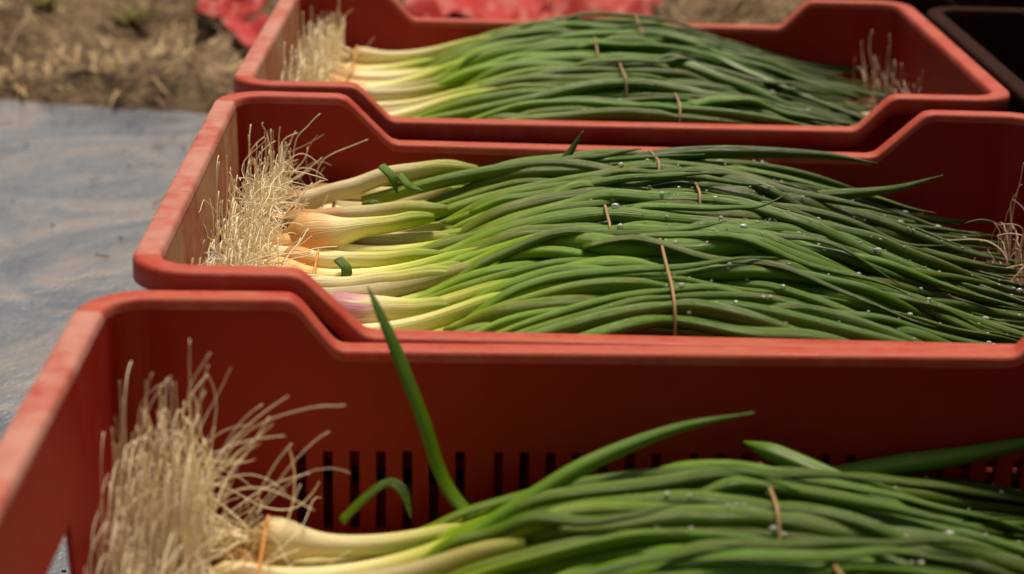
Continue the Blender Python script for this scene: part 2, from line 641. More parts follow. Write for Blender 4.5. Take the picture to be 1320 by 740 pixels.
        Z += w_ * .6 * (Z[par] + oyz[:, 1:] - Z) * A[par]
        for sub in range(2):
            yf, zf, rf = Y.ravel(), Z.ravel(), Rr.ravel()
            dy, dz = yf[fi] - yf[fj], zf[fi] - zf[fj]
            dist = np.hypot(dy, dz) + 1e-9
            pen = (rf[fi] + rf[fj]) * .97 - dist
            m = pen > 0
            c = np.where(m, pen * .5 / dist, 0)
            n_ = Y.size
            cnt = np.bincount(fi, m, n_) + np.bincount(fj, m, n_)
            cnt = np.maximum(cnt, 1) ** .5
            Y += ((np.bincount(fi, c * dy, n_) - np.bincount(fj, c * dy, n_)) / cnt).reshape(Y.shape)
            Z += ((np.bincount(fi, c * dz, n_) - np.bincount(fj, c * dz, n_)) / cnt).reshape(Y.shape)
        # rubber bands
        for bi, b in enumerate(bunches):
            sel0 = Bn == bi
            for bx, ew, eh in b['bands']:
                for k in range(NX):
                    wgt = math.exp(-((XS[k] - bx) / .03) ** 2)
                    if wgt < .15:
                        continue
                    sel = np.nonzero(sel0 & A[:, k])[0]
                    if len(sel) < 3:
                        continue
                    cy, cz = Y[sel, k].mean(), Z[sel, k].mean()
                    rr = Rr[sel, k].mean()
                    ay, az = ew - rr * .5, eh - rr * .5
                    u, v = (Y[sel, k] - cy) / ay, (Z[sel, k] - cz) / az
                    q = np.hypot(u, v)
                    f = np.where(q > 1, 1 - (1 - 1 / np.maximum(q, 1e-6)) * .5 * wgt, 1)
                    Y[sel, k] = cy + (Y[sel, k] - cy) * f
                    Z[sel, k] = cz + (Z[sel, k] - cz) * f
        # stiffness
        al = .45 if it < ITER - 6 else .25
        for X in (Y, Z):
            for rep in range(4):
                L_ = np.roll(X, 1, 1); R_ = np.roll(X, -1, 1)
                AL = np.roll(A, 1, 1); AR = np.roll(A, -1, 1)
                both = A & AL & AR
                X += np.where(both, (L_ + R_) * .5 - X, 0) * al
                L2 = np.roll(X, 2, 1); R2 = np.roll(X, -2, 1)
                endR = A & AL & ~AR & np.roll(A, 2, 1)
                endL = A & AR & ~AL & np.roll(A, -2, 1)
                X += np.where(endR, (2 * L_ - L2) - X, 0) * .35 + np.where(endL, (2 * R_ - R2) - X, 0) * .35
        Z[:] = np.maximum(Z, FL + Rr)
        lim = wallf(Z) - Rr
        Y[:] = np.clip(Y, -lim, lim)
    return st, Y, Z, Rr, A, SS


def hull2(P):
    P = sorted(map(tuple, P))

    def half(P):
        h = []
        for p in P:
            while len(h) > 1 and (h[-1][0] - h[-2][0]) * (p[1] - h[-2][1]) - (h[-1][1] - h[-2][1]) * (p[0] - h[-2][0]) <= 0:
                h.pop()
            h.append(p)
        return h
    a, b = half(P), half(P[::-1])
    return a[:-1] + b[:-1]


def hairs(acc, base, d, rg, n, style):
    """Root hairs from the base of a bulb at base: smooth random walks that leave the bulb, meet the end wall and climb it."""
    h = .0034
    for q in range(n):
        L = rg.uniform(*style['L'])
        m = max(8, int(L / h))
        p = np.array(base) + rg.normal(0, .0022, 3) * (.3, 1, 1)
        v = np.array([-d, rg.normal(0, style['spread']), rg.normal(.1, style['spread'])])
        om = rg.normal(0, style['curl'], 3)
        zt = base[2] + style['top'] * rg.uniform(.05, 1) ** style.get('pw', 1)
        wallx = style['w2'] - .0245 + .008 * min(1, max(0, base[2] / H)) - rg.uniform(0, style['depth'])
        upb = style['up'] * rg.uniform(.6, 1.3)
        y0 = base[1] + rg.normal(0, style['sy']) + (style.get('cy', base[1]) - base[1]) * .3
        P = [p]
        for k in range(m):
            om = om * .86 + rg.normal(0, style['curl'], 3) * .5
            v = v + om * h * 60
            gap = wallx + d * p[0] * 1.0 if d > 0 else wallx - p[0]
            near = min(1, max(0, 1 - gap / .03))
            v[2] += upb * (style.get('far', .25) + near) * .35 * (1 if p[2] < zt else -.7)
            fz = min(1, max(0, (p[2] - base[2]) / style['top']))
            v[1] += ((y0 + style.get('peak', 0) * fz * (style.get('cy', 0) - y0)) - p[1]) * 3.0 * style.get('gather', 1)
            v[0] += d * style.get('lean', 0) * fz
            if gap < .004:
                v[0] = d * abs(v[0]) * .2
            elif near < .5 and k < m * .5:
                v[0] += -d * .12
            if p[2] < base[2] - .012:
                v[2] += .3
            v /= np.linalg.norm(v)
            p = p + v * h
            wx = style['w2'] - .0245 + .008 * min(1, max(0, p[2] / H))
            if p[2] < H - .01:
                p[0] = min(wx, max(-wx, p[0]))
            p[1] = min(D2 - .02, max(-(D2 - .02), p[1]))
            P.append(p)
        P = np.array(P)
        tt = np.linspace(0, 1, len(P))
        r = style['rad'] * rg.uniform(.6, 1.3)
        V, F, U = tube_data(P, r * (1 - .55 * tt), 4)
        acc.add(V, F, U)


ICO = None


def drop_mesh():
    bm = bmesh.new()
    bmesh.ops.create_icosphere(bm, subdivisions=2, radius=1)
    V = np.array([v.co[:] for v in bm.verts]); F = [tuple(v.index for v in f.verts) for f in bm.faces]
    bm.free()
    return V, F


DROP_V, DROP_F = drop_mesh()


def build(ck, bunches, seed):
    st, Y, Z, Rr, A, SS = sim(ck, bunches, seed)
    rg = np.random.RandomState(seed + 50)
    c = CR[ck]
    rot = (0, c['ry'], c['rz'])
    # is a strand's top open to the sky at a station?
    N = len(st)
    openw = np.zeros_like(A)
    for k in range(NX):
        act = np.nonzero(A[:, k])[0]
        for i in act:
            o = (np.abs(Y[act, k] - Y[i, k]) < Rr[act, k] * .9) & (Z[act, k] > Z[i, k] + .003) & (act != i)
            openw[i, k] = not o.any()
    for bi, b in enumerate(bunches):
        mine = [i for i, s in enumerate(st) if s['b'] == bi]
        kb = int(np.argmin(np.abs(XS - b['bands'][-1][0])))
        sel = [i for i in mine if A[i, kb]]
        org = np.array([b['x0'], np.mean([Y[i, kb] for i in sel]), np.min([Z[i, kb] for i in sel]) - .004])
        root = empty('spring_onion_bunch', to_world(ck, org), rot)
        tag(root, b['label'], 'spring onions', 'bunches of spring onions lying in the red crates')
        shafts = {}
        for i in mine:
            s = st[i]
            K = np.nonzero(A[i])[0]
            if s['d'] < 0:
                K = K[::-1]
            if len(K) < 4:
                continue
            P = np.stack([XS[K], Y[i, K], Z[i, K]], 1)
            rad = Rr[i, K]
            if s['kind'] == 'shaft':
                m = 26
                tt = np.linspace(0, 1, m) ** 1.5 * (len(K) - 1)
                Pq = catmull(P, 200)[np.clip((tt / (len(K) - 1) * 199).astype(int), 0, 199)]
                q = np.linspace(0, 1, m) ** 1.5 * s['s1']
                r = s['rs'] + (s['rb'] - s['rs']) * np.exp(-((q - .013) / .015) ** 2)
                r = r * np.clip((q + .0008) / .010, 0, 1) ** .5 * np.clip((s['s1'] + .012 - q) / .03, 0, 1) ** .5
                V, F, U = tube_data(Pq, r, 14, s0=0)
                U[:, 0] *= .118 / U[:, 0].max()
                mat = M_shaft
                u_ = rg.uniform()
                if ck == 2 and bi == 3 and u_ < .35:
                    mat = M_pink
                elif s['rb'] > .009 and u_ < .8 or u_ < .1:
                    mat = M_tan
                o = mesh_obj('onion', V - org, F, mat, root, uvs=U)
                shafts[s['o']] = o
                p0 = Pq[0]
                if b.get('roots', 26):
                    acc = Acc()
                    hairs(acc, p0, s['d'], rg, b.get('roots', 26), dict(b['style'], w2=c.get('W2', .30)))
                    ro = acc.obj('roots', b.get('root_mat', M_root), o, org)
                    ro['kind'] = 'stuff'
        for i in mine:
            s = st[i]
            if s['kind'] != 'leaf':
                continue
            K = np.nonzero(A[i])[0]
            if s['d'] < 0:
                K = K[::-1]
            if len(K) < 5 or s['o'] not in shafts:
                continue
            P = np.stack([XS[K], Y[i, K], Z[i, K]], 1)
            m = int(len(K) * 1.6)
            Pq = catmull(P, m)
            r = np.interp(np.linspace(0, len(K) - 1, m), np.arange(len(K)), Rr[i, K])
            tt = np.linspace(0, 1, m)
            r = r * (1 + .05 * np.sin(tt * rg.uniform(8, 26) + rg.uniform(0, 6)))
            r[-1] *= .3
            for bx_, e1, e2 in b['bands'][1:]:
                r *= 1 - .30 * np.exp(-((Pq[:, 0] - bx_) / .007) ** 2)
            r *= 1.04
            fl = rg.uniform(.62, .98)
            sq = fl - rg.uniform(0, .22) * np.sin(tt * rg.uniform(3, 14) + rg.uniform(0, 6)) ** 2 - .12 * tt
            dent = rg.uniform(.15, .8)
            if rg.uniform() < .3:
                sq = sq - .25 * np.exp(-((tt - dent) / .03) ** 2)
            V, F, U = tube_data(Pq, r * (1 + .35 * (.95 - sq)), 12, squash=sq, twist=rg.normal(0, .5) + rg.normal(0, .9) * tt, s0=.094 + rg.uniform(-.008, .012), phase=rg.uniform(0, 6))
            mesh_obj('leaf', V - org, F, M_leaf, shafts[s['o']], uvs=U)
        # rubber bands round the bunch
        for bj, (bx, ew, eh) in enumerate(b['bands']):
            k = int(np.argmin(np.abs(XS - bx)))
            pts = []
            for i in mine:
                if A[i, k]:
                    a = np.linspace(0, 2 * math.pi, 14, endpoint=False)
                    rq = Rr[i, k] * (.84 if bj else 1) + .0008
                    pts += list(zip(Y[i, k] + rq * np.cos(a), Z[i, k] + rq * np.sin(a)))
            if len(pts) < 6:
                continue
            h = np.array(hull2([(round(p[0], 5), round(p[1], 5)) for p in pts]))
            h = np.vstack([h, h[:1]])
            dd = np.concatenate([[0], np.cumsum(np.linalg.norm(np.diff(h, axis=0), axis=1))])
            tq = np.linspace(0, dd[-1], 48, endpoint=False)
            hy, hz = np.interp(tq, dd, h[:, 0]), np.interp(tq, dd, h[:, 1])
            wav = rg.normal(0, .0012)
            P = np.stack([XS[k] + wav * np.sin(np.linspace(0, 6.28, 48)), hy, hz], 1)
            V, F, U = tube_data(P, .0010, 6, closed=True)
            mesh_obj('rubber_band', V - org, F, M_band2 if b['bcol'][bj] else M_band, root, uvs=U)
        # water drops
        nd = b.get('drops', 0)
        acc = Acc()
        cand = [(i, k) for i in mine if st[i]['kind'] == 'leaf' for k in range(NX) if openw[i, k] and SS[i, k] > .2 and Rr[i, k] > .002]
        for q in range(nd if cand else 0):
            i, k = cand[rg.randint(len(cand))]
            f = rg.uniform(-.5, .5)
            k2 = min(k + 1, NX - 1)
            if not A[i, k2]:
                continue
            ff = rg.uniform()
            x, y, z, r = [X[k] * (1 - ff) + X[k2] * ff for X in (XS, Y[i], Z[i], Rr[i])]
            a = rg.uniform(-.9, .9)
            dr = rg.choice([.0005, .0008, .0012, .0019], p=[.45, .33, .17, .05])
            V = DROP_V * np.array([dr * rg.uniform(1, 1.5), dr, dr * .8]) + np.array([x, y + math.sin(a) * r * 1.02, z + math.cos(a) * r * 1.0])
            acc.add(V, DROP_F)
        if acc.n:
            dob = acc.obj('water_drops', M_water, root, org)
            dob['kind'] = 'stuff'
        b['root'], b['org'] = root, org
    return st, Y, Z, Rr, A


ST2 = dict(L=(.030, .085), top=.026, pw=1.2, spread=.6, curl=.8, up=.32, far=.15, sy=.012, depth=.03, rad=.00062)
ST1 = dict(L=(.06, .150), top=.092, pw=2.0, spread=.26, curl=.24, up=.50, far=.12, sy=.012, cy=.100, peak=.8, gather=3, lean=.015, depth=.045, rad=.00055)
ST1B = dict(L=(.035, .085), top=.03, pw=1.2, spread=.25, curl=.2, up=.5, far=.04, sy=.012, depth=.03, rad=.00065)
ST3 = dict(L=(.03, .07), top=.045, pw=1.0, spread=.75, curl=.3, up=.34, sy=.03, depth=.04, rad=.0009)
STR = dict(L=(.03, .085), top=.055, pw=1.2, spread=.45, curl=.35, up=.6, sy=.012, depth=.03, rad=.0006)


def fwd(y, x0, bx, n, w, label=None, style=None, **kw):
    d = dict(dir=1, y=y, x0=x0, n=n, w=w, lift=.035, L=(.47, .545), label=label, style=style, drops=150,
             bands=[(x0 + .04, w * .46, .026), (bx, w * .42, .033)], bcol=(1, 0), roots=24)
    d.update(kw)
    return d


def rev(y, n, w, label=None, **kw):
    d = dict(dir=-1, y=y, x0=.268, n=n, w=w, lift=.000, L=(.30, .38), label=label, style=STR, drops=0,
             bands=[(.226, w * .46, .02), (.02, w * .5, .02)], bcol=(1, 0), roots=20, root_mat=M_root2)
    d.update(kw)
    return d


B2 = [
    fwd(.135, -.256, .008, 17, .085, 'spring onion bunch along the back wall of the middle crate, tips touching it', ST2),
    fwd(.055, -.254, .030, 15, .075, 'bunch with fat tan bulbs, second from the back wall of the middle crate', ST2, fat=(6, 7)),
    fwd(-.015, -.258, -.036, 15, .075, 'spring onion bunch third from the back in the middle crate', ST2),
    fwd(-.105, -.262, -.014, 28, .125, 'widest spring onion bunch, one stem purple, along the middle crate front', ST2, asp=2.9),
    rev(.085, 3, .07, x0=.247, label='reversed bunch whose wispy roots climb the right end wall of the middle crate', roots=30, style=dict(STR, L=(.04, .11), top=.078)),
    rev(-.01, 5, .09, 'reversed bunch under the leaf tips in the centre of the middle crate'),
    rev(-.12, 6, .09, 'reversed bunch under the leaf tips at the front of the middle crate'),
]
B3 = [
    fwd(.125, -.264, .032, 17, .095, 'spring onion bunch along the back wall of the farthest crate', ST3, drops=35),
    fwd(.030, -.266, -.006, 16, .085, 'spring onion bunch second from the back in the farthest crate', ST3, drops=35),
    fwd(-.060, -.264, .010, 16, .09, 'spring onion bunch third from the back in the farthest crate, leaves arching over its band', ST3, drops=35),
    fwd(-.145, -.262, .04, 8, .07, 'spring onion bunch along the front wall of the farthest crate', ST3, roots=18, drops=20),
    rev(.10, 3, .09, 'reversed bunch with thin upright roots at the back right of the farthest crate'),
    rev(-.02, 3, .09, 'reversed bunch with a curly root tuft at the right end of the farthest crate'),
]
B1 = [
    fwd(.103, -.246, .034, 19, .085, fan=.05, label='spring onion bunch nearest the slotted wall in the front crate, tall root plume', style=ST1, roots=26, drops=120),
    fwd(.018, -.248, .052, 19, .10, 'spring onion bunch second from the slotted wall in the front crate', ST1B, roots=22, drops=120),
    fwd(-.050, -.236, .03, 10, .09, 'spring onion bunch third from the slotted wall in the front crate, cut by the frame', ST1B, roots=20),
]
R2 = build(2, B2, 21)

R3 = build(3, B3, 32)
R1 = build(1, B1, 11)



def free_leaf(b, pts, rad, u0, u1, sides=12, flat=.85, name='leaf', mat=None, tip=.45):
    """A leaf of bunch b that has sprung loose from the band; pts are world points from its root to its tip."""
    root = b['root']
    bpy.context.view_layer.update()
    inv = root.matrix_world.inverted()
    P = catmull(pts, 30)
    t_ = np.linspace(0, 1, 30)
    r = rad * np.clip((1 - t_) / tip, .06, 1) ** .7
    V, F, U = tube_data(P, r, sides, flat)
    U[:, 0] = u0 + (u1 - u0) * U[:, 0] / max(U[:, 0].max(), 1e-6)
    V = [inv @ Vector(v) for v in V]
    mesh_obj(name, V, F, mat or M_leaf, root, uvs=U)


free_leaf(B1[0], [(-.10, -.300, .100), (-0.1216, -0.285, 0.1209), (-0.134, -0.275, 0.1526), (-0.1484, -0.262, 0.185), (-0.1581, -0.252, 0.2033), (-0.1634, -0.246, 0.2125)], .0046, .24, .48, flat=.45)
free_leaf(B1[1], [(-.15, -.330, .098), (-0.1158, -0.330, 0.1120), (-0.0889, -0.325, 0.1275), (-0.0517, -0.315, 0.1486), (-0.0101, -0.305, 0.163), (0.0288, -0.3, 0.1702)], .0050, .10, .36)
free_leaf(B1[0], [(0.150, -0.340, 0.095), (0.120, -0.322, 0.1130), (0.0971, -0.305, 0.1240), (0.0739, -0.29, 0.1300), (0.0522, -0.275, 0.1340), (0.0309, -0.262, 0.1370)], .0056, .40, .25, tip=.12)
free_leaf(B1[0], [(.0, -.270, .105), (.03, -.262, .108), (0.0748, -0.255, 0.1133), (0.1115, -0.252, 0.1200), (0.148, -0.25, 0.1260), (0.1887, -0.247, 0.134), (.23, -.246, .142)], .0065, .26, .45)
free_leaf(B2[0], [(-.06, .115, .160), (-0.052, 0.12, 0.173), (-0.044, 0.125, 0.1842), (-0.036, 0.128, 0.1972)], .0042, .30, .42, tip=.6)
free_leaf(B2[1], [(-.19, .098, .150), (-.14, .10, .165), (-0.0971, 0.1, 0.1745), (-0.0542, 0.095, 0.1818), (-0.0064, 0.08, 0.178), (0.0378, 0.06, 0.166)], .0056, .10, .42, tip=.2)
free_leaf(B2[0], [(-.10, .125, .158), (-0.0192, 0.135, 0.1711), (0.0308, 0.138, 0.1788), (0.0811, 0.14, 0.181), (0.1371, 0.14, 0.1799), (0.1783, 0.142, 0.1738)], .0058, .22, .46)
free_leaf(B2[1], [(.06, .088, .160), (0.0977, 0.09, 0.1620), (0.1352, 0.09, 0.1650), (0.1779, 0.09, 0.1702), (0.213, 0.092, 0.1804)], .0046, .34, .5)



def cross_leaf(ck, res, b, x0, y0, x1, y1, r, u0, u1, flat=.5, lift=0.0):
    """A blade lying slantwise over its bunch, on top of whatever is under it (crate coordinates)."""
    st, Y, Z, Rr, A = res
    xs = np.linspace(x0, x1, 26)
    ys = y0 + (y1 - y0) * np.linspace(0, 1, 26) + .004 * np.sin(np.linspace(0, 5, 26) + x0 * 90)
    zs = []
    for x, y in zip(xs, ys):
        k = int(np.clip(round((x - XS[0]) / DX), 0, NX - 1))
        dy = np.abs(Y[:, k] - y)
        q = Rr[:, k] + r * .6
        m = A[:, k] & (dy < q)
        zs.append((Z[:, k] + np.sqrt(np.maximum(q * q - dy * dy, 0)))[m].max() if m.any() else np.nan)
    zs = np.array(zs)
    ok = ~np.isnan(zs)
    zs = np.interp(np.arange(26), np.arange(26)[ok], zs[ok])
    for _ in range(6):
        zz = zs.copy()
        zz[1:-1] = (zs[:-2] + zs[1:-1] * 2 + zs[2:]) / 4
        zs = zz
    t_ = np.linspace(0, 1, 26)
    zs = zs - .007 * np.clip(1 - t_ / .14, 0, 1) + lift * t_ ** 3
    pts = [to_world(ck, (x, y, z)) for x, y, z in zip(xs, ys, zs)]
    free_leaf(b, [tuple(p) for p in pts], r, u0, u1, flat=flat, tip=.5)


rgx = np.random.RandomState(77)
for ck, res, B, n in ((2, R2, B2[:4], 17), (3, R3, B3[:4], 10), (1, R1, B1[:2], 9)):
    for q in range(n):
        b = B[q % len(B)]
        x0 = rgx.uniform(-.14, .06)
        L = rgx.uniform(.10, .21)
        y0 = b['y'] + rgx.uniform(-.035, .035)
        cross_leaf(ck, res, b, x0, y0, min(.262, x0 + L), y0 + rgx.normal(0, .022), rgx.uniform(.0035, .0056), .13 + .4 * (x0 + .14), .40 + .3 * (x0 + .14), rgx.uniform(.35, .7), rgx.uniform(0, .012))


def hero(b, pts, rb, rs, mat, n_root, style, seed, pos=.013):
    """A single onion lying on top of bunch b with a plump bulb; pts are world points from its root plate to its neck."""
    root = b['root']
    bpy.context.view_layer.update()
    inv = root.matrix_world.inverted()
    rg = np.random.RandomState(seed)
    P = catmull(pts, 60)
    d = np.concatenate([[0], np.cumsum(np.linalg.norm(np.diff(P, axis=0), axis=1))])
    r = rs + (rb - rs) * np.exp(-((d - pos) / (pos * 1.05)) ** 2)
    r = r * np.clip((d + .0006) / (pos * .75), 0, 1) ** .5 * np.clip((d[-1] + .004 - d) / .02, 0, 1) ** .5
    V, F, U = tube_data(P, r, 18)
    U[:, 0] *= .125 / U[:, 0].max()
    V = V * (1 + 0) + np.stack([0 * V[:, 0], .0004 * np.sin(V[:, 0] * 210 + seed), .0004 * np.sin(V[:, 0] * 170 + 2 * seed)], 1)
    o = mesh_obj('onion', [inv @ Vector(v) for v in V], F, mat, root, uvs=U)
    acc = Acc()
    hairs(acc, P[0] - np.array([.01, -.02, 0]) * 0, 1, rg, n_root, dict(style, w2=.302))
    ro = acc.obj('roots', M_root, o)
    ro.data.transform(inv)
    ro['kind'] = 'stuff'


hero(B2[2], [(-0.2378, 0.012, 0.1470), (-0.2297, 0.012, 0.1500), (-0.2159, 0.012, 0.1530), (-0.1983, 0.014, 0.1560), (-0.1732, 0.018, 0.1600), (-0.1379, 0.025, 0.1640)], .0160, .0058, M_tan, 26, ST2, 1, .021)
hero(B2[1], [(-0.2451, 0.05, 0.1480), (-0.2221, 0.05, 0.1530), (-0.196, 0.05, 0.1560), (-0.1596, 0.052, 0.1600), (-.13, .055, .160)], .0078, .0060, M_tan, 30, ST2, 2)
hero(B2[0], [(-0.2471, 0.095, 0.1470), (-0.2267, 0.097, 0.1520), (-0.1998, 0.1, 0.1600), (-0.173, 0.105, 0.1680), (-0.1407, 0.11, 0.1720), (-.11, .112, .172)], .0085, .0064, M_shaft, 30, ST2, 3)
hero(B2[2], [(-0.2545, -0.03, 0.1480), (-0.2412, -0.03, 0.1515), (-0.2241, -0.03, 0.1530), (-0.1946, -0.032, 0.1520), (-0.1654, -0.03, 0.1530), (-.13, -.03, .157)], .0092, .0052, M_shaft, 34, ST2, 4)
hero(B2[3], [(-0.2083, -0.112, 0.1510), (-0.1925, -0.115, 0.1490), (-0.1718, -0.118, 0.1500), (-0.1467, -0.12, 0.1530), (-0.1149, -0.12, 0.1560)], .0118, .0064, M_pink, 12, ST2, 5, .024)
hero(B2[3], [(-0.2359, -0.075, 0.1490), (-0.2097, -0.078, 0.1510), (-0.1813, -0.08, 0.1530), (-0.1438, -0.08, 0.1590), (-.11, -.08, .161)], .0090, .0062, M_shaft, 30, ST2, 6)

# short curled leaves bent out of the bunches beside the stems
free_leaf(B1[0], [(-0.1738, -0.295, 0.1045), (-0.1624, -0.29, 0.1152), (-0.151, -0.285, 0.1216), (-0.1429, -0.29, 0.1191), (-0.1385, -0.3, 0.1095)], .0034, .20, .36, flat=.4, tip=.3)
free_leaf(B2[1], [(-0.1764, 0.09, 0.1795), (-0.1692, 0.085, 0.1733), (-0.1652, 0.08, 0.1627)], .0042, .2, .34, flat=.45, tip=.4)
free_leaf(B2[1], [(-0.1639, 0.085, 0.1745), (-0.1567, 0.08, 0.1684), (-0.1476, 0.08, 0.1653)], .0038, .2, .3, flat=.5, tip=.5)
free_leaf(B2[2], [(-0.195, -0.05, 0.1593), (-0.1894, -0.055, 0.154), (-0.1924, -0.06, 0.1476)], .0040, .2, .34, flat=.45, tip=.4)
free_leaf(B2[1], [(-0.1862, 0.06, 0.1617), (-0.1785, 0.055, 0.1634), (-0.1793, 0.05, 0.1529)], .0034, .2, .3, flat=.45, tip=.5)
free_leaf(B2[3], [(-0.1199, -0.1, 0.158), (-0.1083, -0.11, 0.1594), (-0.097, -0.11, 0.1635), (-0.0899, -0.11, 0.1539)], .0075, .16, .26, flat=.3, tip=.5)

# ------------------------------------------------------------------ ground
EDGE = lambda x: 0.845 - 0.19 * x           # where the sheet ends and the rough earth begins


def grid(x0, x1, y0, y1, nx, ny, fz):
    V, F = [], []
    for j in range(ny + 1):
        for i in range(nx + 1):
            x = x0 + (x1 - x0) * i / nx
            y = y0 + (y1 - y0) * j / ny
            V.append(fz(x, y, i / nx, j / ny))
    for j in range(ny):
        for i in range(nx):
            a = j * (nx + 1) + i
            F.append((a, a + 1, a + nx + 2, a + nx + 1))
    return V, F


t = NT('grey_ground_sheet')
v = t.obj_vec()
n1 = t.noise(4.5, 5, t.obj_vec((1, 1.15, 1)), 0.55, 1.2)
n2 = t.noise(23, 6, v, 0.65)
n3 = t.noise(140, 4, v, 0.7)
c = t.ramp(n1, [(0.36, (0.09, 0.105, 0.145)), (0.47, (0.15, 0.165, 0.205)), (0.55, (0.28, 0.245, 0.24)), (0.64, (0.17, 0.18, 0.22)), (0.75, (0.33, 0.28, 0.25))])  # blue-grey and peach blotches: sky reflections put into the colour, plus dried-mud dust
c = t.mix(t.math('MULTIPLY', n2, 0.5), c, (0.16, 0.17, 0.19))
c = t.mix(t.ramp(n3, [(0.62, (0, 0, 0)), (0.72, (0.6, 0.6, 0.6))]), c, (0.09, 0.075, 0.06))
t.set(Base_Color=c, Roughness=t.ramp(n2, [(0.3, (0.2, 0.2, 0.2)), (0.7, (0.42, 0.42, 0.42))]), Specular_IOR_Level=0.5)
t.bump(t.math('ADD', t.math('MULTIPLY', n1, 2.0), t.math('ADD', n2, t.math('MULTIPLY', n3, 0.25))), 0.5, 0.012)
M_sheet = t.m


def fz_sheet(x, y, u, v):
    e = EDGE(x)
    yy = -4 + (e + 4) * v ** .6
    z = -0.004 * abs(mnoise.noise((x * 7, yy * 5, 0))) - 0.003 * abs(mnoise.noise((x * 19 + yy * 6, yy * 15, 3))) + 0.0012 * mnoise.noise((x * 45, yy * 40, 6))
    return (x, yy + (0.012 * mnoise.noise((x * 9, 0, 5)) if v > .999 else 0), z - 0.001)


V, F = grid(-2.2, 2.2, 0, 1, 200, 120, fz_sheet)
ground_sheet = mesh_obj('ground_sheet', V, F, M_sheet)
tag(ground_sheet, kind='structure')

t = NT('rough_earth')
v = t.obj_vec()
e1 = t.noise(3.2, 6, v, 0.65)
e2 = t.noise(24, 6, v, 0.7)
e3 = t.noise(90, 5, v, 0.7)
c = t.ramp(e1, [(0.3, (0.08, 0.044, 0.02)), (0.46, (0.16, 0.10, 0.052)), (0.6, (0.40, 0.275, 0.17))])
c = t.mix(t.ramp(e2, [(0.35, (0.8, 0.8, 0.8)), (0.6, (0, 0, 0))]), c, (0.05, 0.028, 0.015))
c = t.mix(t.ramp(e3, [(0.5, (0, 0, 0)), (0.7, (0.8, 0.8, 0.8))]), c, (0.46, 0.34, 0.20))
t.set(Base_Color=c, Roughness=0.95, Specular_IOR_Level=0.2)
t.bump(t.math('ADD', e2, e3), 0.9, 0.02)
M_earth = t.m


def fz_earth(x, y, u, v):
    e = EDGE(x)
    yy = e - 0.02 + 6 * v ** 2.2
    k = min(1, (yy - e + .02) / .06)
    z = -0.02 + k * 0.035 + k * (0.035 * mnoise.noise((x * 3, yy * 3, 1)) + 0.022 * mnoise.noise((x * 13, yy * 13, 2)) + 0.012 * mnoise.noise((x * 34, yy * 34, 7)))
    return (x, yy, z)


V, F = grid(-2.4, 2.4, 0, 1, 260, 200, fz_earth)
earth = mesh_obj('earth', V, F, M_earth)
tag(earth, kind='structure')
V, F = grid(-120, 120, -120, 120, 24, 24, lambda x, y, u, v: (x, y, -0.06))
ground = mesh_obj('ground', V, F, M_earth)
tag(ground, kind='structure')

# dry grass and straw over the earth
t = NT('dry_grass')
t.set(Base_Color=t.mix(t.noise(7, 3, t.obj_vec()), (0.28, 0.18, 0.07), (0.60, 0.45, 0.25)), Roughness=0.8)
M_straw = t.m
rg = np.random.RandomState(4)
acc = Acc()
for i in range(6000):
    x = rg.uniform(-1.5, 1.0)
    y = EDGE(x) + .01 + 2.4 * rg.uniform() ** 1.7
    z = fz_earth(x, 0, 0, max(0, (y - EDGE(x) + .02) / 6) ** (1 / 2.2))[2]
    a = rg.uniform(0, 6.28)
    L = rg.uniform(.015, .06)
    el = rg.uniform(-.1, .9)
    d = np.array([math.cos(a) * math.cos(el), math.sin(a) * math.cos(el), math.sin(el)])
    n = np.array([-math.sin(a), math.cos(a), 0]) * rg.uniform(.0008, .002)
    p = np.array([x, y, z - .003])
    m = p + d * L * .55 + np.array([0, 0, .004])
    e = p + d * L + np.array([0, 0, -.25 * L])
    acc.add([p - n, p + n, m + n, m - n, e], [(0, 1, 2, 3), (3, 2, 4)])
grass = acc.obj('dry_grass', M_straw)
tag(grass, 'dry straw coloured grass litter scattered over the rough brown earth', 'grass', kind='stuff')

# crumbs of earth and scraps of straw blown on to the sheet
acc = Acc()
for i in range(260):
    x = rg.uniform(-1.1, -.30)
    y = EDGE(x) - .01 - 1.3 * rg.uniform() ** 1.6
    p = np.array([x, y, .0005])
    if rg.uniform() < .45:
        a = rg.uniform(0, 6.28); L = rg.uniform(.004, .022); n = np.array([-math.sin(a), math.cos(a), 0]) * rg.uniform(.0004, .0009)
        e = p + np.array([math.cos(a), math.sin(a), rg.uniform(0, .25)]) * L
        acc.add([p - n, p + n, e + n, e - n, p + np.array([0, 0, .0012]), e + np.array([0, 0, .0012])], [(0, 3, 5, 4), (4, 5, 2, 1)])
    else:
        r = rg.uniform(.0006, .0019) * (1 + rg.uniform() ** 8)
        acc.add(DROP_V * np.array([r, r * .8, r * .6]) * rg.uniform(.7, 1.2, (len(DROP_V), 1)) + p, DROP_F)
crumbs = acc.obj('earth_crumbs', M_earth)
tag(crumbs, 'crumbs of brown earth and straw scattered on the grey ground sheet', 'crumbs', kind='stuff')

# a few green weeds rooted in the earth
t = NT('weed_leaf')
t.set(Base_Color=(0.14, 0.14, 0.018), Roughness=0.7, Specular_IOR_Level=0.2)
M_weed = t.m


def ground_z(x, y):
    return fz_earth(x, 0, 0, max(0, (y - EDGE(x) + .02) / 6) ** (1 / 2.2))[2]


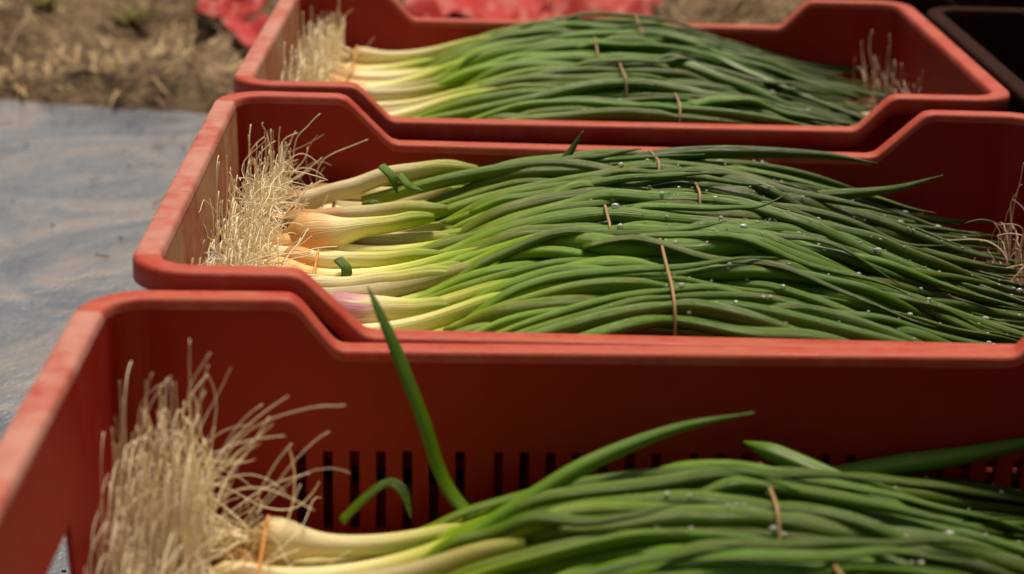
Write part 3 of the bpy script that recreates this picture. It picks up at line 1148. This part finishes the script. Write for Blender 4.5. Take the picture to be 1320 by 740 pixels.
def weed(x, y, h, n, label, seed):
    rg = np.random.RandomState(seed)
    root = empty('weed', (x, y, ground_z(x, y) - .004))
    tag(root, label, 'weed', 'green weeds growing in the brown earth')
    for i in range(n):
        a = rg.uniform(0, 6.28); L = h * rg.uniform(.6, 1.1); el = rg.uniform(.5, 1.3); wd = h * rg.uniform(.03, .06)
        V, F = [], []
        for k in range(6):
            f = k / 5
            e = el - f * 1.0
            r = L * f * math.cos(el * .6)
            c = np.array([math.cos(a) * r, math.sin(a) * r, L * math.sin(el) * f * (1.3 - .6 * f)])
            s = np.array([-math.sin(a), math.cos(a), 0]) * wd * math.sin(math.pi * min(.97, f * .85 + .12))
            V += [c - s, c + np.array([0, 0, -wd * .25]), c + s]
        for k in range(5):
            for q in range(2):
                F.append((k * 3 + q, k * 3 + q + 1, k * 3 + q + 4, k * 3 + q + 3))
        mesh_obj('leaf', V, F, M_weed, root)


weed(-.60, 1.36, .05, 34, 'larger yellowish green weed in the brown earth left of the farthest crate', 1)
weed(-.72, 1.40, .045, 26, 'smaller green weed farther left in the brown earth', 2)
weed(.16, 1.36, .05, 30, 'olive weed behind the right part of the farthest crate', 3)

# straw twigs on the sheet
t = NT('twig_bark')
t.set(Base_Color=(0.24, 0.15, 0.08), Roughness=0.8)
M_twig = t.m


def twig(pts, label):
    root = empty('twig', pts[0])
    tag(root, label, 'twig')
    P = catmull(np.array(pts) - np.array(pts[0]), 12)
    V, F, U = tube_data(P, np.linspace(.0022, .0009, 12), 6)
    mesh_obj('stem', V, F, M_twig, root, uvs=U)
    P2 = catmull([P[5], P[5] + np.array([.006, .016, .008]), P[5] + np.array([.004, .03, .012])], 8)
    V, F, U = tube_data(P2, np.linspace(.0015, .0006, 8), 5)
    mesh_obj('side_stem', V, F, M_twig, root, uvs=U)


twig([(-.605, .470, .004), (-.600, .500, .010), (-.590, .535, .008), (-.594, .57, .012)], 'thin dry forked twig lying on the grey sheet left of the crates')

# ------------------------------------------------------------------ red sheets on the earth behind
t = NT('red_plastic_sheet')
t.set(Base_Color=t.mix(t.ramp(t.noise(9, 5, t.obj_vec(), 0.6), [(0.35, (0, 0, 0)), (0.65, (1, 1, 1))]), (0.42, 0.012, 0.012), (0.40, 0.05, 0.04)), Roughness=0.5, Specular_IOR_Level=0.2)
M_tarp = t.m


def tarp(loc, sx, sy, rz, label, seed, hgt=.03):
    x0, y0 = loc
    root = empty('plastic_sheet', (x0, y0, ground_z(x0, y0) + .012), (0, 0, rz))
    tag(root, label, 'plastic sheet', 'red plastic sheets thrown on the earth')
    n = 36

    def fz(x, y, u, v):
        px = x + .03 * mnoise.noise((x * 7, y * 7, seed)) ; py = y + .04 * mnoise.noise((x * 7, y * 7, seed + 9))
        z = hgt * (abs(mnoise.noise((x * 9, y * 9, seed + 3))) + .6 * abs(mnoise.noise((x * 22, y * 22, seed + 5)))) * 1.3 + .004
        return (px, py, z)
    V, F = grid(-sx, sx, -sy, sy, n, n, fz)
    V = [tuple(a) for a in V]
    nv = len(V)
    V2 = [(a[0], a[1], a[2] - .0012) for a in V]
    F2 = [tuple(i + nv for i in reversed(f)) for f in F]
    mesh_obj('film', V + V2, F + F2, M_tarp, root)


tarp((-.455, 1.36), .055, .10, .1, 'small bright red plastic sheet on the earth left of the farthest crate', 1, .045)
tarp((-.405, 1.17), .028, .05, .5, 'little red scrap below the small red sheet, beside the farthest crate', 4, .02)
tarp((-.04, 1.45), .17, .26, -.1, 'wide crumpled red plastic sheet behind the farthest crate', 2, .06)
tarp((-.95, 1.95), .30, .10, .05, 'dark red sheet at the far edge of the earth, top left', 8, .05)

# ------------------------------------------------------------------ dark crates on the right
DK = (M_dark, M_dark, M_dark, M_dark)
crate('crate', 'dark brown empty plastic crate standing right of the farthest red crate', 'crate', (.607, .40, 0.003), -.004, 0, .026, .1778, .2034, .03, DK, 'dark brown empty crates')
crate('crate', 'dark brown empty plastic crate behind the farthest red crate, top right', 'crate', (.555, .845, 0.003), -.02, 0, .026, .1778, .2034, .03, DK, 'dark brown empty crates')
for j, (x, y, n) in enumerate([(.64, -.03, 2), (.67, -.46, 3)]):  # two stacks out of view, added to darken the right side
    for k in range(n):
        crate('crate', ['dark brown empty crate at the foot of the pile beside the middle red crate', 'dark brown empty crate on top of the pile beside the middle red crate',
                        'lowest of three dark brown crates piled right of the front red crate', 'middle one of three dark brown crates piled right of the front red crate',
                        'topmost of three dark brown crates piled right of the front red crate'][k + 2 * j], 'crate', (x, y, .003 + .2005 * k), (-.01 + .01 * k), 0, 0.0005, .1778, .2034, .03, DK, 'dark brown empty crates')
